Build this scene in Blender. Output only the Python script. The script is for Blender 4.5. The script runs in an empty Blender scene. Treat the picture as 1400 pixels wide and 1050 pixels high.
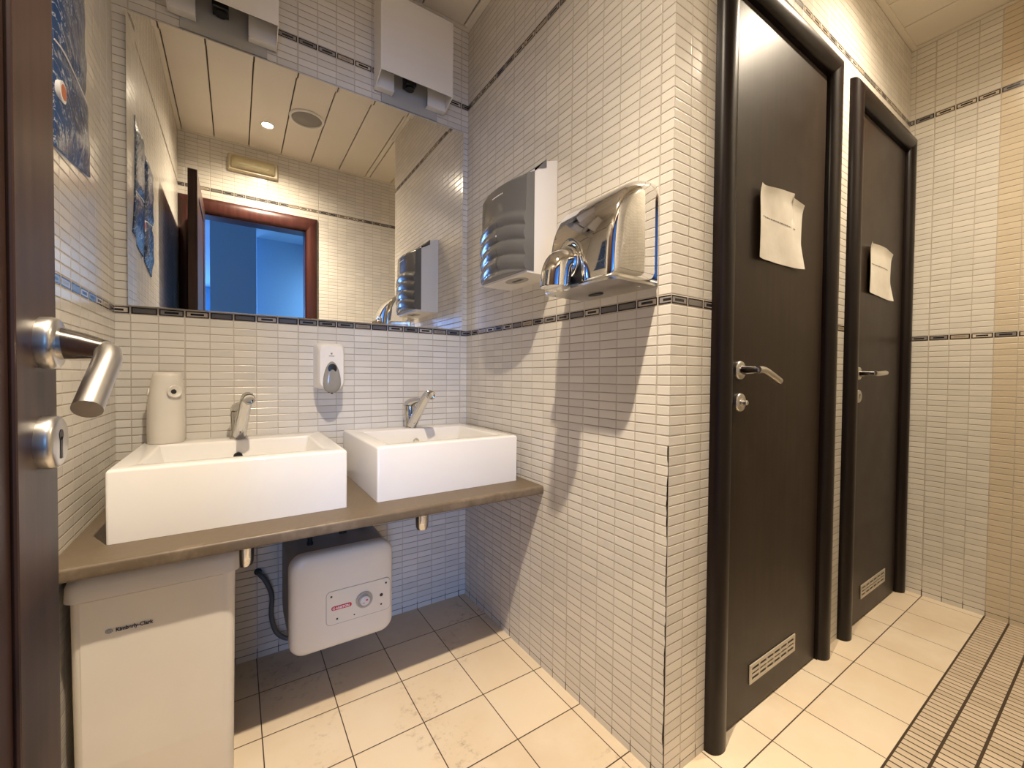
import bpy, bmesh, math, random
from mathutils import Vector, Matrix
random.seed(7)
PI = math.pi
S = bpy.context.scene
COL = S.collection

# ------------------------------------------------------------------ objects
def link(o, parent=None):
    COL.objects.link(o)
    if parent is not None:
        o.parent = parent
        o.matrix_parent_inverse = Matrix.Translation(-parent.location)
    return o

def obj(name, bm, mats, parent=None, smooth=False, angle=40):
    me = bpy.data.meshes.new(name)
    bmesh.ops.recalc_face_normals(bm, faces=bm.faces[:])
    if smooth:
        lim = math.radians(angle)
        for f in bm.faces: f.smooth = True
        for e in bm.edges:
            if len(e.link_faces) == 2 and e.calc_face_angle(0) > lim: e.smooth = False
    bm.to_mesh(me); bm.free()
    if not isinstance(mats, (list, tuple)): mats = [mats]
    for m in mats: me.materials.append(m)
    return link(bpy.data.objects.new(name, me), parent)

def tag(o, label, cat, group=None, kind=None):
    o['label'] = label
    if cat: o['category'] = cat
    if group: o['group'] = group
    if kind: o['kind'] = kind
    return o

def thing(name, loc, label, cat, group=None, kind=None):
    o = bpy.data.objects.new(name, None)
    o.empty_display_size = 0.05
    o.location = loc
    COL.objects.link(o)
    return tag(o, label, cat, group, kind)

def struct(o, label, cat='room'):
    o['kind'] = 'structure'; o['label'] = label; o['category'] = cat
    return o

# ------------------------------------------------------------------ shapes
def bm_new(): return bmesh.new()

def box(bm, x0, x1, y0, y1, z0, z1, bev=0, seg=2, mat=0):
    a = len(bm.verts)
    vs = [bm.verts.new((x, y, z)) for x in (x0, x1) for y in (y0, y1) for z in (z0, z1)]
    idx = [(0,1,3,2),(4,6,7,5),(0,4,5,1),(2,3,7,6),(0,2,6,4),(1,5,7,3)]
    fs = [bm.faces.new([vs[i] for i in q]) for q in idx]
    for f in fs: f.material_index = mat
    if bev:
        es = list({e for f in fs for e in f.edges})
        r = bmesh.ops.bevel(bm, geom=es, offset=bev, segments=seg, affect='EDGES', profile=0.5)
        for f in r['faces']: f.material_index = mat
    return fs

def frame_of(d):
    d = d.normalized()
    u = Vector((0,0,1)) if abs(d.z) < 0.9 else Vector((1,0,0))
    a = d.cross(u).normalized(); b = a.cross(d).normalized()
    return a, b

def rings(bm, rs, cap0=True, cap1=True, close=False):
    """rs: list of rings (lists of Vectors, same length)"""
    vr = [[bm.verts.new(p) for p in r] for r in rs]
    n = len(vr[0])
    k = len(vr)
    for i in range(k - (0 if close else 1)):
        A, B = vr[i], vr[(i+1) % k]
        for j in range(n):
            bm.faces.new([A[j], A[(j+1) % n], B[(j+1) % n], B[j]])
    if cap0 and not close: bm.faces.new(vr[0][::-1])
    if cap1 and not close: bm.faces.new(vr[-1])
    return vr

def cyl(bm, p0, p1, r0, r1=None, n=24, caps=True):
    p0, p1 = Vector(p0), Vector(p1); r1 = r0 if r1 is None else r1
    a, b = frame_of(p1-p0)
    rs = [[c + a*(math.cos(t)*r) + b*(math.sin(t)*r) for t in [2*PI*i/n for i in range(n)]] for c, r in ((p0, r0), (p1, r1))]
    rings(bm, rs, caps, caps)

def lathe(bm, origin, axis, prof, n=32):
    """prof: (distance along axis, radius)"""
    o = Vector(origin); d = Vector(axis).normalized(); a, b = frame_of(d)
    rs = [[o + d*h + a*(math.cos(t)*max(r,1e-4)) + b*(math.sin(t)*max(r,1e-4)) for t in [2*PI*i/n for i in range(n)]] for h, r in prof]
    rings(bm, rs)

def catmull(pts, sub=6):
    P = [Vector(p) for p in pts]
    P = [P[0]*2-P[1]] + P + [P[-1]*2-P[-2]]
    out = []
    for i in range(1, len(P)-2):
        for s in range(sub):
            t = s/sub
            out.append(0.5*((2*P[i]) + (P[i+1]-P[i-1])*t + (2*P[i-1]-5*P[i]+4*P[i+1]-P[i+2])*t*t + (3*P[i]-P[i-1]-3*P[i+1]+P[i+2])*t**3))
    out.append(P[-2])
    return out

def tube(bm, pts, radii, n=16, sub=6, sx=1.0, caps=True):
    path = catmull(pts, sub) if sub > 1 else [Vector(p) for p in pts]
    m = len(path)
    if not isinstance(radii, (list, tuple)): radii = [radii]*len(pts)
    rr = []
    for i in range(m):
        t = i*(len(radii)-1)/(m-1); k = min(int(t), len(radii)-2); rr.append(radii[k]+(radii[k+1]-radii[k])*(t-k))
    t0 = (path[1]-path[0]).normalized(); a, b = frame_of(t0)
    rs = []
    for i in range(m):
        d = (path[min(i+1,m-1)]-path[max(i-1,0)]).normalized()
        a = (a - d*a.dot(d)).normalized(); b = d.cross(a)
        rs.append([path[i] + a*(math.cos(t)*rr[i]*sx) + b*(math.sin(t)*rr[i]) for t in [2*PI*j/n for j in range(n)]])
    rings(bm, rs, caps, caps)

def rrect(w, h, r, n=6):
    """rounded rectangle outline centred on 0,0 (ccw); r = one radius or four (tr, tl, bl, br)"""
    if not isinstance(r, (list, tuple)): r = [r]*4
    out = []
    for (sx, sy, a0), q in zip(((1,1,0),(-1,1,90),(-1,-1,180),(1,-1,270)), r):
        for i in range(n+1):
            a = math.radians(a0+90*i/n)
            out.append((sx*(w/2-q)+q*math.cos(a), sy*(h/2-q)+q*math.sin(a)))
    return out

def prism(bm, outline, f0, f1, cap0=True, cap1=True):
    """outline 2D -> ring f0(u,v) to ring f1(u,v)"""
    rings(bm, [[Vector(f0(u,v)) for u,v in outline], [Vector(f1(u,v)) for u,v in outline]], cap0, cap1)

def loft(bm, layers, cap0=True, cap1=True):
    rings(bm, [[Vector(p) for p in L] for L in layers], cap0, cap1)

def text_mesh(name, body, size, mat, parent, origin, xdir, zdir, ext=0.0006, bold=0.0):
    c = bpy.data.curves.new(name, 'FONT'); c.body = body; c.size = size; c.extrude = ext; c.offset = bold
    t = bpy.data.objects.new(name+'_src', c); COL.objects.link(t)
    bpy.context.view_layer.update()
    dg = bpy.context.evaluated_depsgraph_get()
    me = bpy.data.meshes.new_from_object(t.evaluated_get(dg))
    me.name = name
    bpy.data.objects.remove(t)
    X = Vector(xdir).normalized(); Z = Vector(zdir).normalized(); Y = X.cross(Z)*-1
    M = Matrix((( X.x, Z.x, Y.x, origin[0]),(X.y, Z.y, Y.y, origin[1]),(X.z, Z.z, Y.z, origin[2]),(0,0,0,1)))
    me.transform(M)
    me.materials.clear(); me.materials.append(mat)
    return link(bpy.data.objects.new(name, me), parent)

# ------------------------------------------------------------------ materials
class NT:
    def __init__(s, name):
        s.m = bpy.data.materials.new(name); s.m.use_nodes = True
        s.t = s.m.node_tree; s.b = s.t.nodes['Principled BSDF']
        s.pos = None
    def n(s, typ, **kw):
        x = s.t.nodes.new(typ)
        for k, v in kw.items(): setattr(x, k, v)
        return x
    def l(s, a, b): s.t.links.new(a, b)
    def set(s, sock, v):
        if hasattr(v, 'is_linked') or isinstance(v, bpy.types.NodeSocket): s.l(v, sock)
        else: sock.default_value = v
    def m_(s, op, a, b=0.0, c=0.0):
        x = s.n('ShaderNodeMath', operation=op)
        s.set(x.inputs[0], a); s.set(x.inputs[1], b); s.set(x.inputs[2], c)
        return x.outputs[0]
    def xyz(s):
        if s.pos is None:
            tc = s.n('ShaderNodeNewGeometry')
            sp = s.n('ShaderNodeSeparateXYZ'); s.l(tc.outputs['Position'], sp.inputs[0])
            s.pos = (tc.outputs['Position'], sp.outputs)
        return s.pos[1]
    def vec(s, a, b, c=0.0):
        x = s.n('ShaderNodeCombineXYZ'); s.set(x.inputs[0], a); s.set(x.inputs[1], b); s.set(x.inputs[2], c); return x.outputs[0]
    def white(s, v):
        x = s.n('ShaderNodeTexWhiteNoise', noise_dimensions='3D'); s.l(v, x.inputs['Vector']); return x.outputs['Value'], x.outputs['Color']
    def noise(s, scale, detail=3, rough=0.5, vec=None):
        x = s.n('ShaderNodeTexNoise'); x.inputs['Scale'].default_value = scale; x.inputs['Detail'].default_value = detail; x.inputs['Roughness'].default_value = rough
        if vec is None: s.xyz(); vec = s.pos[0]
        s.l(vec, x.inputs['Vector']); return x.outputs['Fac']
    def ramp(s, f, lo, hi):
        x = s.n('ShaderNodeMapRange'); x.interpolation_type = 'SMOOTHSTEP'
        s.set(x.inputs[0], f); x.inputs[1].default_value = lo; x.inputs[2].default_value = hi
        return x.outputs[0]
    def mix(s, f, a, b):
        x = s.n('ShaderNodeMix', data_type='RGBA')
        s.set(x.inputs['Factor'], f)
        for k, v in (('A', a), ('B', b)):
            sock = [i for i in x.inputs if i.name == k and i.type == 'RGBA'][0]
            if isinstance(v, (tuple, list)): sock.default_value = (*v[:3], 1)
            else: s.l(v, sock)
        return [o for o in x.outputs if o.type == 'RGBA'][0]
    def bump(s, h, strength=0.3, dist=0.002):
        x = s.n('ShaderNodeBump'); x.inputs['Strength'].default_value = strength; x.inputs['Distance'].default_value = dist
        s.l(h, x.inputs['Height']); s.l(x.outputs[0], s.b.inputs['Normal'])
    def base(s, c, rough=0.5, metal=0.0, spec=0.5):
        if isinstance(c, (tuple, list)): s.b.inputs['Base Color'].default_value = (*c[:3], 1)
        else: s.l(c, s.b.inputs['Base Color'])
        s.set(s.b.inputs['Roughness'], rough); s.b.inputs['Metallic'].default_value = metal
        s.b.inputs['Specular IOR Level'].default_value = spec
        return s.m

def plain(name, c, rough=0.5, metal=0.0, var=0.06, scale=25, spec=0.5):
    t = NT(name)
    f = t.noise(scale, 3)
    col = t.mix(f, [x*(1-var) for x in c], [min(1, x*(1+var)) for x in c])
    return t.base(col, rough, metal, spec)

PR = 0.0246           # mosaic row pitch
Z0 = 1.1765           # underside of the dark accent row
def mosaic(name, axis, u0, pu=0.0654, ca=(0.68,0.645,0.575), gold_from=None, crack=False):
    """stack-bonded glossy mosaic with dark accent rows, laid out in metres"""
    t = NT(name); P = t.xyz()
    U = P['XYZ'.index(axis)]; Z = P[2]
    u = t.m_('DIVIDE', t.m_('SUBTRACT', U, u0), pu); v = t.m_('DIVIDE', t.m_('SUBTRACT', Z, Z0), PR)
    iu = t.m_('FLOOR', u); iv = t.m_('FLOOR', v)
    fu = t.m_('SUBTRACT', u, iu); fv = t.m_('SUBTRACT', v, iv)
    # every fifth joint of the sheets is a little wider
    ru = t.m_('ROUND', u); wide = t.m_('LESS_THAN', t.m_('MODULO', t.m_('ADD', ru, 5000.0), 5.0), 0.5)
    du = t.m_('MULTIPLY', t.m_('MINIMUM', fu, t.m_('SUBTRACT', 1.0, fu)), pu)
    dv = t.m_('MULTIPLY', t.m_('MINIMUM', fv, t.m_('SUBTRACT', 1.0, fv)), PR)
    gu = t.m_('ADD', 0.0011, t.m_('MULTIPLY', wide, 0.0008))
    eu = t.m_('SUBTRACT', du, gu); ev = t.m_('SUBTRACT', dv, 0.0010)
    e = t.m_('MINIMUM', eu, ev)
    tile = t.ramp(e, -0.0003, 0.0005)                    # 1 on tile, 0 in joint
    vert = t.m_('LESS_THAN', eu, ev)
    rnd, rcol = t.white(t.vec(iu, iv, 3.7))
    # colours
    nz = t.noise(2.2, 4); dirt = t.noise(14, 4)
    tc = t.mix(rnd, [c*0.93 for c in ca], [min(1, c*1.05) for c in ca])
    if gold_from is not None:
        g = t.m_('LESS_THAN', U, gold_from)
        gtex = t.noise(260, 2)
        gc = t.mix(t.m_('ADD', t.m_('MULTIPLY', rnd, 0.5), t.m_('MULTIPLY', gtex, 0.5)), (0.56,0.475,0.345), (0.67,0.58,0.44))
        tc = t.mix(g, tc, gc)
    gh_shade = t.mix(dirt, (0.20,0.155,0.11), (0.46,0.38,0.29)); gv = t.mix(dirt, (0.36,0.31,0.25), (0.64,0.58,0.50))  # horizontal joints darker: shade of the tile edges painted into the grout
    gr = t.mix(vert, gh_shade, gv)
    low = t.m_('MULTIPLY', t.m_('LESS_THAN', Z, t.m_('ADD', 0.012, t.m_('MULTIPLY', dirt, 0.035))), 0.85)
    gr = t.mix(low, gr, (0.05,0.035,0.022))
    # accent rows
    acc = t.m_('ADD', t.m_('COMPARE', iv, 0.0, 0.2), t.m_('COMPARE', iv, 41.0, 0.2))
    d = t.m_('MINIMUM', du, dv)
    d2 = t.m_('MINIMUM', t.m_('SUBTRACT', du, 0.006), dv)
    r2, _ = t.white(t.vec(iu, iv, 9.1)); r3, _ = t.white(t.vec(iu, iv, 21.3))
    mid = t.mix(t.m_('GREATER_THAN', r2, 0.55), t.mix(r3, (0.13,0.125,0.12), (0.30,0.28,0.27)), t.mix(r3, (0.36,0.29,0.20), (0.62,0.55,0.46)))
    bar = t.mix(t.m_('GREATER_THAN', r3, 0.35), t.mix(0.5, mid, (0.2,0.17,0.14)), (0.02,0.016,0.014))
    ac = t.mix(t.m_('GREATER_THAN', d, 0.0056), (0.018,0.013,0.012), mid)
    ac = t.mix(t.m_('GREATER_THAN', d2, 0.0090), ac, bar)
    ac = t.mix(t.m_('GREATER_THAN', d, 0.0021), gv, ac)
    col = t.mix(tile, gr, tc); col = t.mix(acc, col, ac)
    if crack:
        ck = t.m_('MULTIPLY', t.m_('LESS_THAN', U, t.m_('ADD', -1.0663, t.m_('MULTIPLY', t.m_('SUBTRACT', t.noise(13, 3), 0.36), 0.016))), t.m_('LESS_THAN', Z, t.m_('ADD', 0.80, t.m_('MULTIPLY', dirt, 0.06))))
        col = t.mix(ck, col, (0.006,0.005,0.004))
    rough = t.m_('ADD', t.m_('MULTIPLY', tile, -0.42), 0.6)
    t.base(col, rough, 0, 0.45)
    sep = t.n('ShaderNodeSeparateColor'); t.l(rcol, sep.inputs[0])
    tilt = t.m_('ADD', t.m_('MULTIPLY', t.m_('SUBTRACT', sep.outputs[0], 0.5), t.m_('SUBTRACT', fu, 0.5)), t.m_('MULTIPLY', t.m_('SUBTRACT', sep.outputs[1], 0.5), t.m_('SUBTRACT', fv, 0.5)))
    h = t.m_('ADD', t.ramp(e, -0.0006, 0.0016), t.m_('MULTIPLY', tilt, 0.35))
    t.bump(h, 0.75, 0.0011)
    return t.m

def floor_mat():
    t = NT('floor_tile'); P = t.xyz(); X, Y = P[0], P[1]
    def grid(cx, x0, px, cy, y0, py):
        a = t.m_('DIVIDE', t.m_('SUBTRACT', cx, x0), px); b = t.m_('DIVIDE', t.m_('SUBTRACT', cy, y0), py)
        ia, ib = t.m_('FLOOR', a), t.m_('FLOOR', b); fa, fb = t.m_('SUBTRACT', a, ia), t.m_('SUBTRACT', b, ib)
        da = t.m_('MULTIPLY', t.m_('MINIMUM', fa, t.m_('SUBTRACT', 1.0, fa)), px); db = t.m_('MULTIPLY', t.m_('MINIMUM', fb, t.m_('SUBTRACT', 1.0, fb)), py)
        return da, db, t.white(t.vec(ia, ib, 1.3))[0]
    da, db, r1 = grid(X, -0.0335, 0.1956, Y, -0.1905, 0.1926)
    e1 = t.m_('MINIMUM', t.m_('SUBTRACT', da, 0.0013), t.m_('SUBTRACT', db, 0.0015))
    sa, sb, r2 = grid(X, -0.0335, 0.02445, Y, -1.3465, 0.0672)
    e2 = t.m_('MINIMUM', t.m_('SUBTRACT', sa, 0.0021), t.m_('SUBTRACT', sb, 0.0032))
    strip = t.m_('LESS_THAN', Y, -1.3465)
    e = t.m_('ADD', t.m_('MULTIPLY', e1, t.m_('SUBTRACT', 1.0, strip)), t.m_('MULTIPLY', e2, strip))
    r = t.m_('ADD', t.m_('MULTIPLY', r1, t.m_('SUBTRACT', 1.0, strip)), t.m_('MULTIPLY', r2, strip))
    tile = t.ramp(e, -0.0003, 0.0004)
    n1 = t.noise(5, 5, 0.6); n2 = t.noise(38, 5, 0.7); n3 = t.noise(3.1, 3)
    c = t.mix(r, (0.62,0.50,0.355), (0.71,0.585,0.425))
    c = t.mix(t.ramp(n1, 0.3, 0.75), c, (0.70,0.60,0.46))
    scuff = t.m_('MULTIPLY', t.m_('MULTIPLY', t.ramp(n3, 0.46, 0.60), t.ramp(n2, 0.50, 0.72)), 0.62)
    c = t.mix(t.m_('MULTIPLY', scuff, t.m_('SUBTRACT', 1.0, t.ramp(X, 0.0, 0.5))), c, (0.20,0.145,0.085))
    c = t.mix(strip, c, t.mix(r2, (0.47,0.38,0.27), (0.56,0.46,0.34)))
    col = t.mix(tile, (0.055,0.036,0.020), c)
    t.base(col, t.m_('ADD', 0.34, t.m_('MULTIPLY', n1, 0.2)), 0, 0.35)
    t.bump(t.ramp(e, -0.0006, 0.0010), 0.5, 0.001)
    return t.m

def wood(name, a, b, rough=0.3, axis='Z'):
    t = NT(name); P = t.xyz()
    k = t.vec(t.m_('MULTIPLY', P[0], 60.0 if axis == 'Z' else 5.0), t.m_('MULTIPLY', P[1], 60.0), t.m_('MULTIPLY', P[2], 3.0 if axis == 'Z' else 60.0))
    f = t.noise(1.0, 5, 0.6, k); g = t.noise(9, 3)
    col = t.mix(t.ramp(f, 0.3, 0.75), a, b)
    t.base(col, t.m_('ADD', rough, t.m_('MULTIPLY', g, 0.12)), 0, 0.32)
    t.bump(f, 0.06, 0.001)
    return t.m

M = {}
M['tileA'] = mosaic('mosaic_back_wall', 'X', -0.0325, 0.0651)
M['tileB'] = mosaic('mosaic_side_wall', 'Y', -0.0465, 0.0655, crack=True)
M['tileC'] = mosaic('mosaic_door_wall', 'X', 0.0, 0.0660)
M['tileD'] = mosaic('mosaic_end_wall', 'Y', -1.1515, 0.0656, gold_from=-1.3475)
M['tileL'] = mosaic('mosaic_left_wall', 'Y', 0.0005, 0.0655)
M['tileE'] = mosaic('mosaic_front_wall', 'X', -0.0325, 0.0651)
M['floor'] = floor_mat()
M['ceil'] = plain('ceiling_plank', (0.74,0.68,0.58), 0.45, 0, 0.03, 6)
M['groove'] = plain('ceiling_groove', (0.10,0.075,0.05), 0.7)
M['frame'] = wood('dark_frame_wood', (0.006,0.0033,0.0028), (0.012,0.0062,0.005), 0.26)
M['leaf'] = wood('dark_door_veneer', (0.018,0.0105,0.0062), (0.027,0.0155,0.009), 0.35)
M['entry'] = wood('mahogany_door', (0.027,0.0135,0.010), (0.050,0.025,0.018), 0.32)
M['entryframe'] = wood('mahogany_frame', (0.040,0.0115,0.009), (0.066,0.021,0.016), 0.25)
M['ceramic'] = plain('white_ceramic', (0.80,0.78,0.75), 0.08, 0, 0.015, 8)
M['chrome'] = plain('polished_chrome', (0.80,0.79,0.77), 0.05, 1.0, 0.02, 30)
M['tapchrome'] = plain('tap_chrome', (0.56,0.55,0.53), 0.07, 1.0, 0.03, 30)
M['chromeb'] = plain('worn_chrome', (0.72,0.71,0.69), 0.12, 1.0, 0.06, 40)
M['satin'] = plain('satin_steel', (0.66,0.64,0.60), 0.30, 1.0, 0.05, 60)
M['plastic'] = plain('white_plastic', (0.80,0.77,0.72), 0.28, 0, 0.03, 12)
M['cream'] = plain('cream_plastic', (0.66,0.615,0.54), 0.38, 0, 0.04, 10)
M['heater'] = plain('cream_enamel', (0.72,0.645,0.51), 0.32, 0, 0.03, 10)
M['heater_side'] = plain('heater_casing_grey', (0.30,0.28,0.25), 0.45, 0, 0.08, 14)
M['creamdark'] = plain('dark_cream_plastic', (0.40,0.345,0.26), 0.4)
M['black'] = plain('black_plastic', (0.012,0.011,0.011), 0.4)
M['grey'] = plain('grey_smoked_plastic', (0.17,0.17,0.168), 0.16, 0.25, 0.06, 18)
M['greyd'] = plain('grey_side_plastic', (0.22,0.22,0.215), 0.3, 0, 0.05, 20)
M['lamp'] = plain('lamp_white_enamel', (0.76,0.73,0.68), 0.45, 0, 0.02, 9)
M['lampplate'] = plain('lamp_grey_plate', (0.40,0.39,0.36), 0.5, 0, 0.03, 9)
M['cable'] = plain('grey_cable', (0.11,0.11,0.105), 0.45)
M['red'] = plain('red_badge', (0.55,0.03,0.03), 0.35)
M['white'] = plain('white_print', (0.85,0.85,0.85), 0.5)
M['ink'] = plain('dark_ink', (0.02,0.02,0.05), 0.6)
M['inkgrey'] = plain('grey_ink', (0.22,0.20,0.17), 0.7)
M['blueink'] = plain('blue_ink', (0.12,0.17,0.24), 0.6)
M['brass'] = plain('worn_brass_chrome', (0.72,0.60,0.42), 0.18, 1.0, 0.05, 40)
M['sticker'] = plain('orange_sticker', (0.55,0.15,0.06), 0.4)
M['hall'] = plain('blue_hall_wall', (0.30,0.48,0.62), 0.6, 0, 0.03, 3)
M['hallfloor'] = plain('hall_floor', (0.30,0.30,0.30), 0.5)

def counter_mat():
    t = NT('brown_laminate'); P = t.xyz()
    n = t.noise(90, 4, 0.7); w = t.noise(11, 5, 0.7)
    c = t.mix(n, (0.105,0.077,0.049), (0.155,0.117,0.078))
    edge = t.m_('MULTIPLY', t.ramp(P[1], -0.555, -0.575), t.ramp(w, 0.47, 0.62))
    c = t.mix(t.m_('MULTIPLY', edge, 0.17), c, (0.42,0.33,0.24))
    t.base(c, 0.42, 0, 0.4); t.bump(n, 0.12, 0.0008)
    return t.m
M['counter'] = counter_mat()

def paper_mat():
    t = NT('notice_paper'); f = t.noise(22, 4)
    t.base(t.mix(f, (0.66,0.62,0.54), (0.80,0.77,0.70)), 0.8, 0, 0.2); t.bump(t.noise(14, 3), 0.5, 0.004)
    return t.m
M['paper'] = paper_mat()

def foil_mat():
    t = NT('blue_foil_wrapper'); P = t.xyz()
    st = t.noise(1.0, 4, 0.6, t.vec(t.m_('MULTIPLY', P[0], 40.0), t.m_('ADD', t.m_('MULTIPLY', P[1], 46.0), t.m_('MULTIPLY', P[2], 30.0)), t.m_('MULTIPLY', P[2], 22.0)))
    glint = t.ramp(t.m_('ABSOLUTE', t.m_('SUBTRACT', st, 0.5)), 0.018, 0.0)
    c = t.mix(t.noise(12, 2), (0.018,0.045,0.13), (0.035,0.10,0.26))
    c = t.mix(t.m_('MULTIPLY', glint, 0.8), c, (0.62,0.68,0.74))  # pale streaks: crinkle highlights painted into the foil colour
    t.base(c, 0.18, 0.1, 0.6); t.bump(st, 0.6, 0.006)
    return t.m
M['foil'] = foil_mat()

def mirror_mat():
    t = NT('mirror_glass')
    f = t.noise(4, 2)
    return t.base(t.mix(f, (0.90,0.90,0.88), (0.92,0.92,0.90)), 0.0, 1.0)
M['mirror'] = mirror_mat()

def glass_mat(name, c, rough=0.05, alpha_t=0.6):
    t = NT(name); t.base(c, rough); t.b.inputs['Transmission Weight'].default_value = alpha_t; t.b.inputs['IOR'].default_value = 1.45
    return t.m
M['oval'] = glass_mat('soap_window_smoked', (0.42,0.40,0.36), 0.12, 0.35)
M['lens'] = glass_mat('lamp_lens', (0.86,0.78,0.52), 0.04, 0.75)
M['emer'] = plain('yellowed_plastic', (0.58,0.50,0.35), 0.35)

def emit(name, c, s):
    t = NT(name); t.base(c, 0.4)
    t.b.inputs['Emission Color'].default_value = (*c, 1); t.b.inputs['Emission Strength'].default_value = s
    return t.m
M['bulb'] = emit('lit_halogen_bulb', (1.0,0.80,0.52), 60.0)

# ------------------------------------------------------------------ measured plan (metres)
W, B_, CX, ZC = 1.1744, 1.0673, 1.771, 2.5325
YE = -1.7275          # inner face of the entrance wall
TH = 0.10

# ---- room shell
bm = bm_new(); box(bm, -W-TH, TH, 0, TH, -0.05, ZC+0.08)
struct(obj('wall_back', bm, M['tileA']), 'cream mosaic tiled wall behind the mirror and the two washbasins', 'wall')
bm = bm_new(); box(bm, -W-TH, -W, YE-TH, 0, -0.05, ZC+0.08)
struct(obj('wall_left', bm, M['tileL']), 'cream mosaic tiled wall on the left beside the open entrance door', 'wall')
bm = bm_new()
fs = box(bm, 0, TH, -B_, 0, -0.05, ZC+0.08)
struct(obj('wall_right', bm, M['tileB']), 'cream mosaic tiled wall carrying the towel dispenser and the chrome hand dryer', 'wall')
# wall with the two cubicle doors
D1 = dict(o0=0.170, i0=0.246, i1=0.845, o1=0.920)
D2 = dict(o0=1.050, i0=1.126, i1=1.706, o1=CX-0.001)
ZT = 2.050             # head of the door openings
bm = bm_new()
for x0, x1 in ((0.0, D1['i0']), (D1['i1'], D2['i0']), (D2['i1'], CX)):
    for f in box(bm, x0, x1, -B_, -B_+TH, -0.05, ZT): pass
box(bm, 0.0, CX, -B_, -B_+TH, ZT, ZC+0.08)
for f in bm.faces:
    f.normal_update()
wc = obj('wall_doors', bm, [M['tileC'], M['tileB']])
for pl in wc.data.polygons:
    if abs(pl.normal.x) > 0.9 and pl.center.x < 0.01: pl.material_index = 1
struct(wc, 'cream mosaic tiled wall around the two dark cubicle doors', 'wall')
wc.location.x = 0.0001; wc.location.y = -0.0001
bm = bm_new(); box(bm, CX, CX+TH, YE-TH, -B_+TH, -0.05, ZC+0.08)
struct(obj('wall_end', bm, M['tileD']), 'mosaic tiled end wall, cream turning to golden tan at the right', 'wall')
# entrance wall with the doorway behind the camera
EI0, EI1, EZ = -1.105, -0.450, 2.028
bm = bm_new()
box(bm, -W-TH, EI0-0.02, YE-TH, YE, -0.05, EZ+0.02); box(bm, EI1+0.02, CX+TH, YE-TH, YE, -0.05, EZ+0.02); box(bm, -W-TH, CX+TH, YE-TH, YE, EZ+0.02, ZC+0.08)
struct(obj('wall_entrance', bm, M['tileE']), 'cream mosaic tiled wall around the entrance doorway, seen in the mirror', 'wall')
bm = bm_new(); box(bm, -W-TH, CX+TH, YE-TH, TH, -0.10, 0.0)
struct(obj('floor', bm, M['floor']), 'beige square floor tiles with a band of narrow mosaic at the right', 'floor')

# ---- ceiling of long planks with open joints
def planks(bm, seams, y0, y1, x0, x1):
    xs = [x0]+[s for s in seams if x0 < s < x1]+[x1]
    for a, b in zip(xs[:-1], xs[1:]):
        box(bm, a+0.003, b-0.003, y0, y1, ZC, ZC+0.014, 0.0015, 1)
bm = bm_new()
seA = [-0.985+0.190*k for k in range(0, 6)]
seC = [0.165+0.200*k for k in range(0, 8)]
planks(bm, seA, YE+0.022, -0.022, -W+0.022, 0.0)
planks(bm, seC, YE+0.022, -B_-0.022, 0.0, CX-0.022)
n0 = len(bm.faces)
fs = box(bm, -W-TH, CX+TH, YE-TH, TH, ZC+0.0145, ZC+0.08, mat=1)
c = obj('ceiling', bm, [M['ceil'], M['groove']])
struct(c, 'ceiling of long cream planks with dark open joints', 'ceiling')
def ctrim(name, x0, x1, y0, y1, lab):
    bm = bm_new(); box(bm, x0, x1, y0, y1, ZC-0.003, ZC+0.012, 0.001, 1)
    struct(obj(name, bm, M['ceil']), lab, 'trim')
ctrim('trim_1', -W, 0.0, -0.020, 0.0, 'cream ceiling edge trim above the mirror wall')
ctrim('trim_2', -W, -W+0.020, YE, -0.020, 'cream ceiling edge trim along the left wall')
ctrim('trim_3', -0.020, 0.0, -B_, -0.020, 'cream ceiling edge trim above the hand dryer wall')
ctrim('trim_4', -0.020, CX, -B_-0.022, -B_, 'cream ceiling edge trim above the cubicle doors')
ctrim('trim_5', CX-0.020, CX, YE, -B_-0.022, 'cream ceiling edge trim above the end wall')
ctrim('trim_6', -W+0.020, CX-0.020, YE, YE+0.020, 'cream ceiling edge trim above the entrance doorway')

# ---- half-round door casings
def casing(bm, o, i, y, dep, z1, horiz=None, sgn=-1):
    """vertical bar from o (outer) to i (inner) on the plane y, bulging by dep towards sgn*y"""
    w = i-o; prof = []
    n = 12
    for k in range(n+1):
        a = PI*k/n
        prof.append((o + w*(0.47-0.47*math.cos(a)), y + sgn*dep*(math.sin(a)**0.7)))
    prof.append((i, y + sgn*0.012)); prof.append((i, y))
    return prof
def door_frame(parent, D, y, zt, ztop, mat, sgn=-1, dep=0.034, lining=0.06, z0=0.0, left=True, right=True):
    bm = bm_new()
    hw = ztop-zt
    for o, i in ((D['o0'], D['i0']), (D['o1'], D['i1'])):
        pr = casing(None, o, i, y, dep, ztop, sgn=sgn)
        # mitred at the top: height follows the distance from the inner edge
        def zz(x): return zt + hw*(abs(i-x)/abs(i-o))
        lo = [Vector((x, yy, z0)) for x, yy in pr]; hi = [Vector((x, yy, zt + hw*abs(i-x)/max(abs(i-o),1e-6))) for x, yy in pr]
        rings(bm, [lo, hi])
    # head
    pl = casing(None, 0.0, 1.0, y, dep, ztop, sgn=sgn)
    L = []; R = []
    for s, yy in pl:
        z = ztop - hw*s
        L.append(Vector((D['o0']+(D['i0']-D['o0'])*s, yy, z))); R.append(Vector((D['o1']+(D['i1']-D['o1'])*s, yy, z)))
    rings(bm, [L, R])
    obj('door_frame', bm, mat, parent, True, 35)

def rosette(parent, c, d, r, mat, name='rosette', t=0.010):
    bm = bm_new(); lathe(bm, c, d, [(0,0),(0,r*0.98),(t*0.55,r),(t*0.85,r*0.95),(t,r*0.86),(t,0)])
    return obj(name, bm, mat, parent, True, 50)

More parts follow.
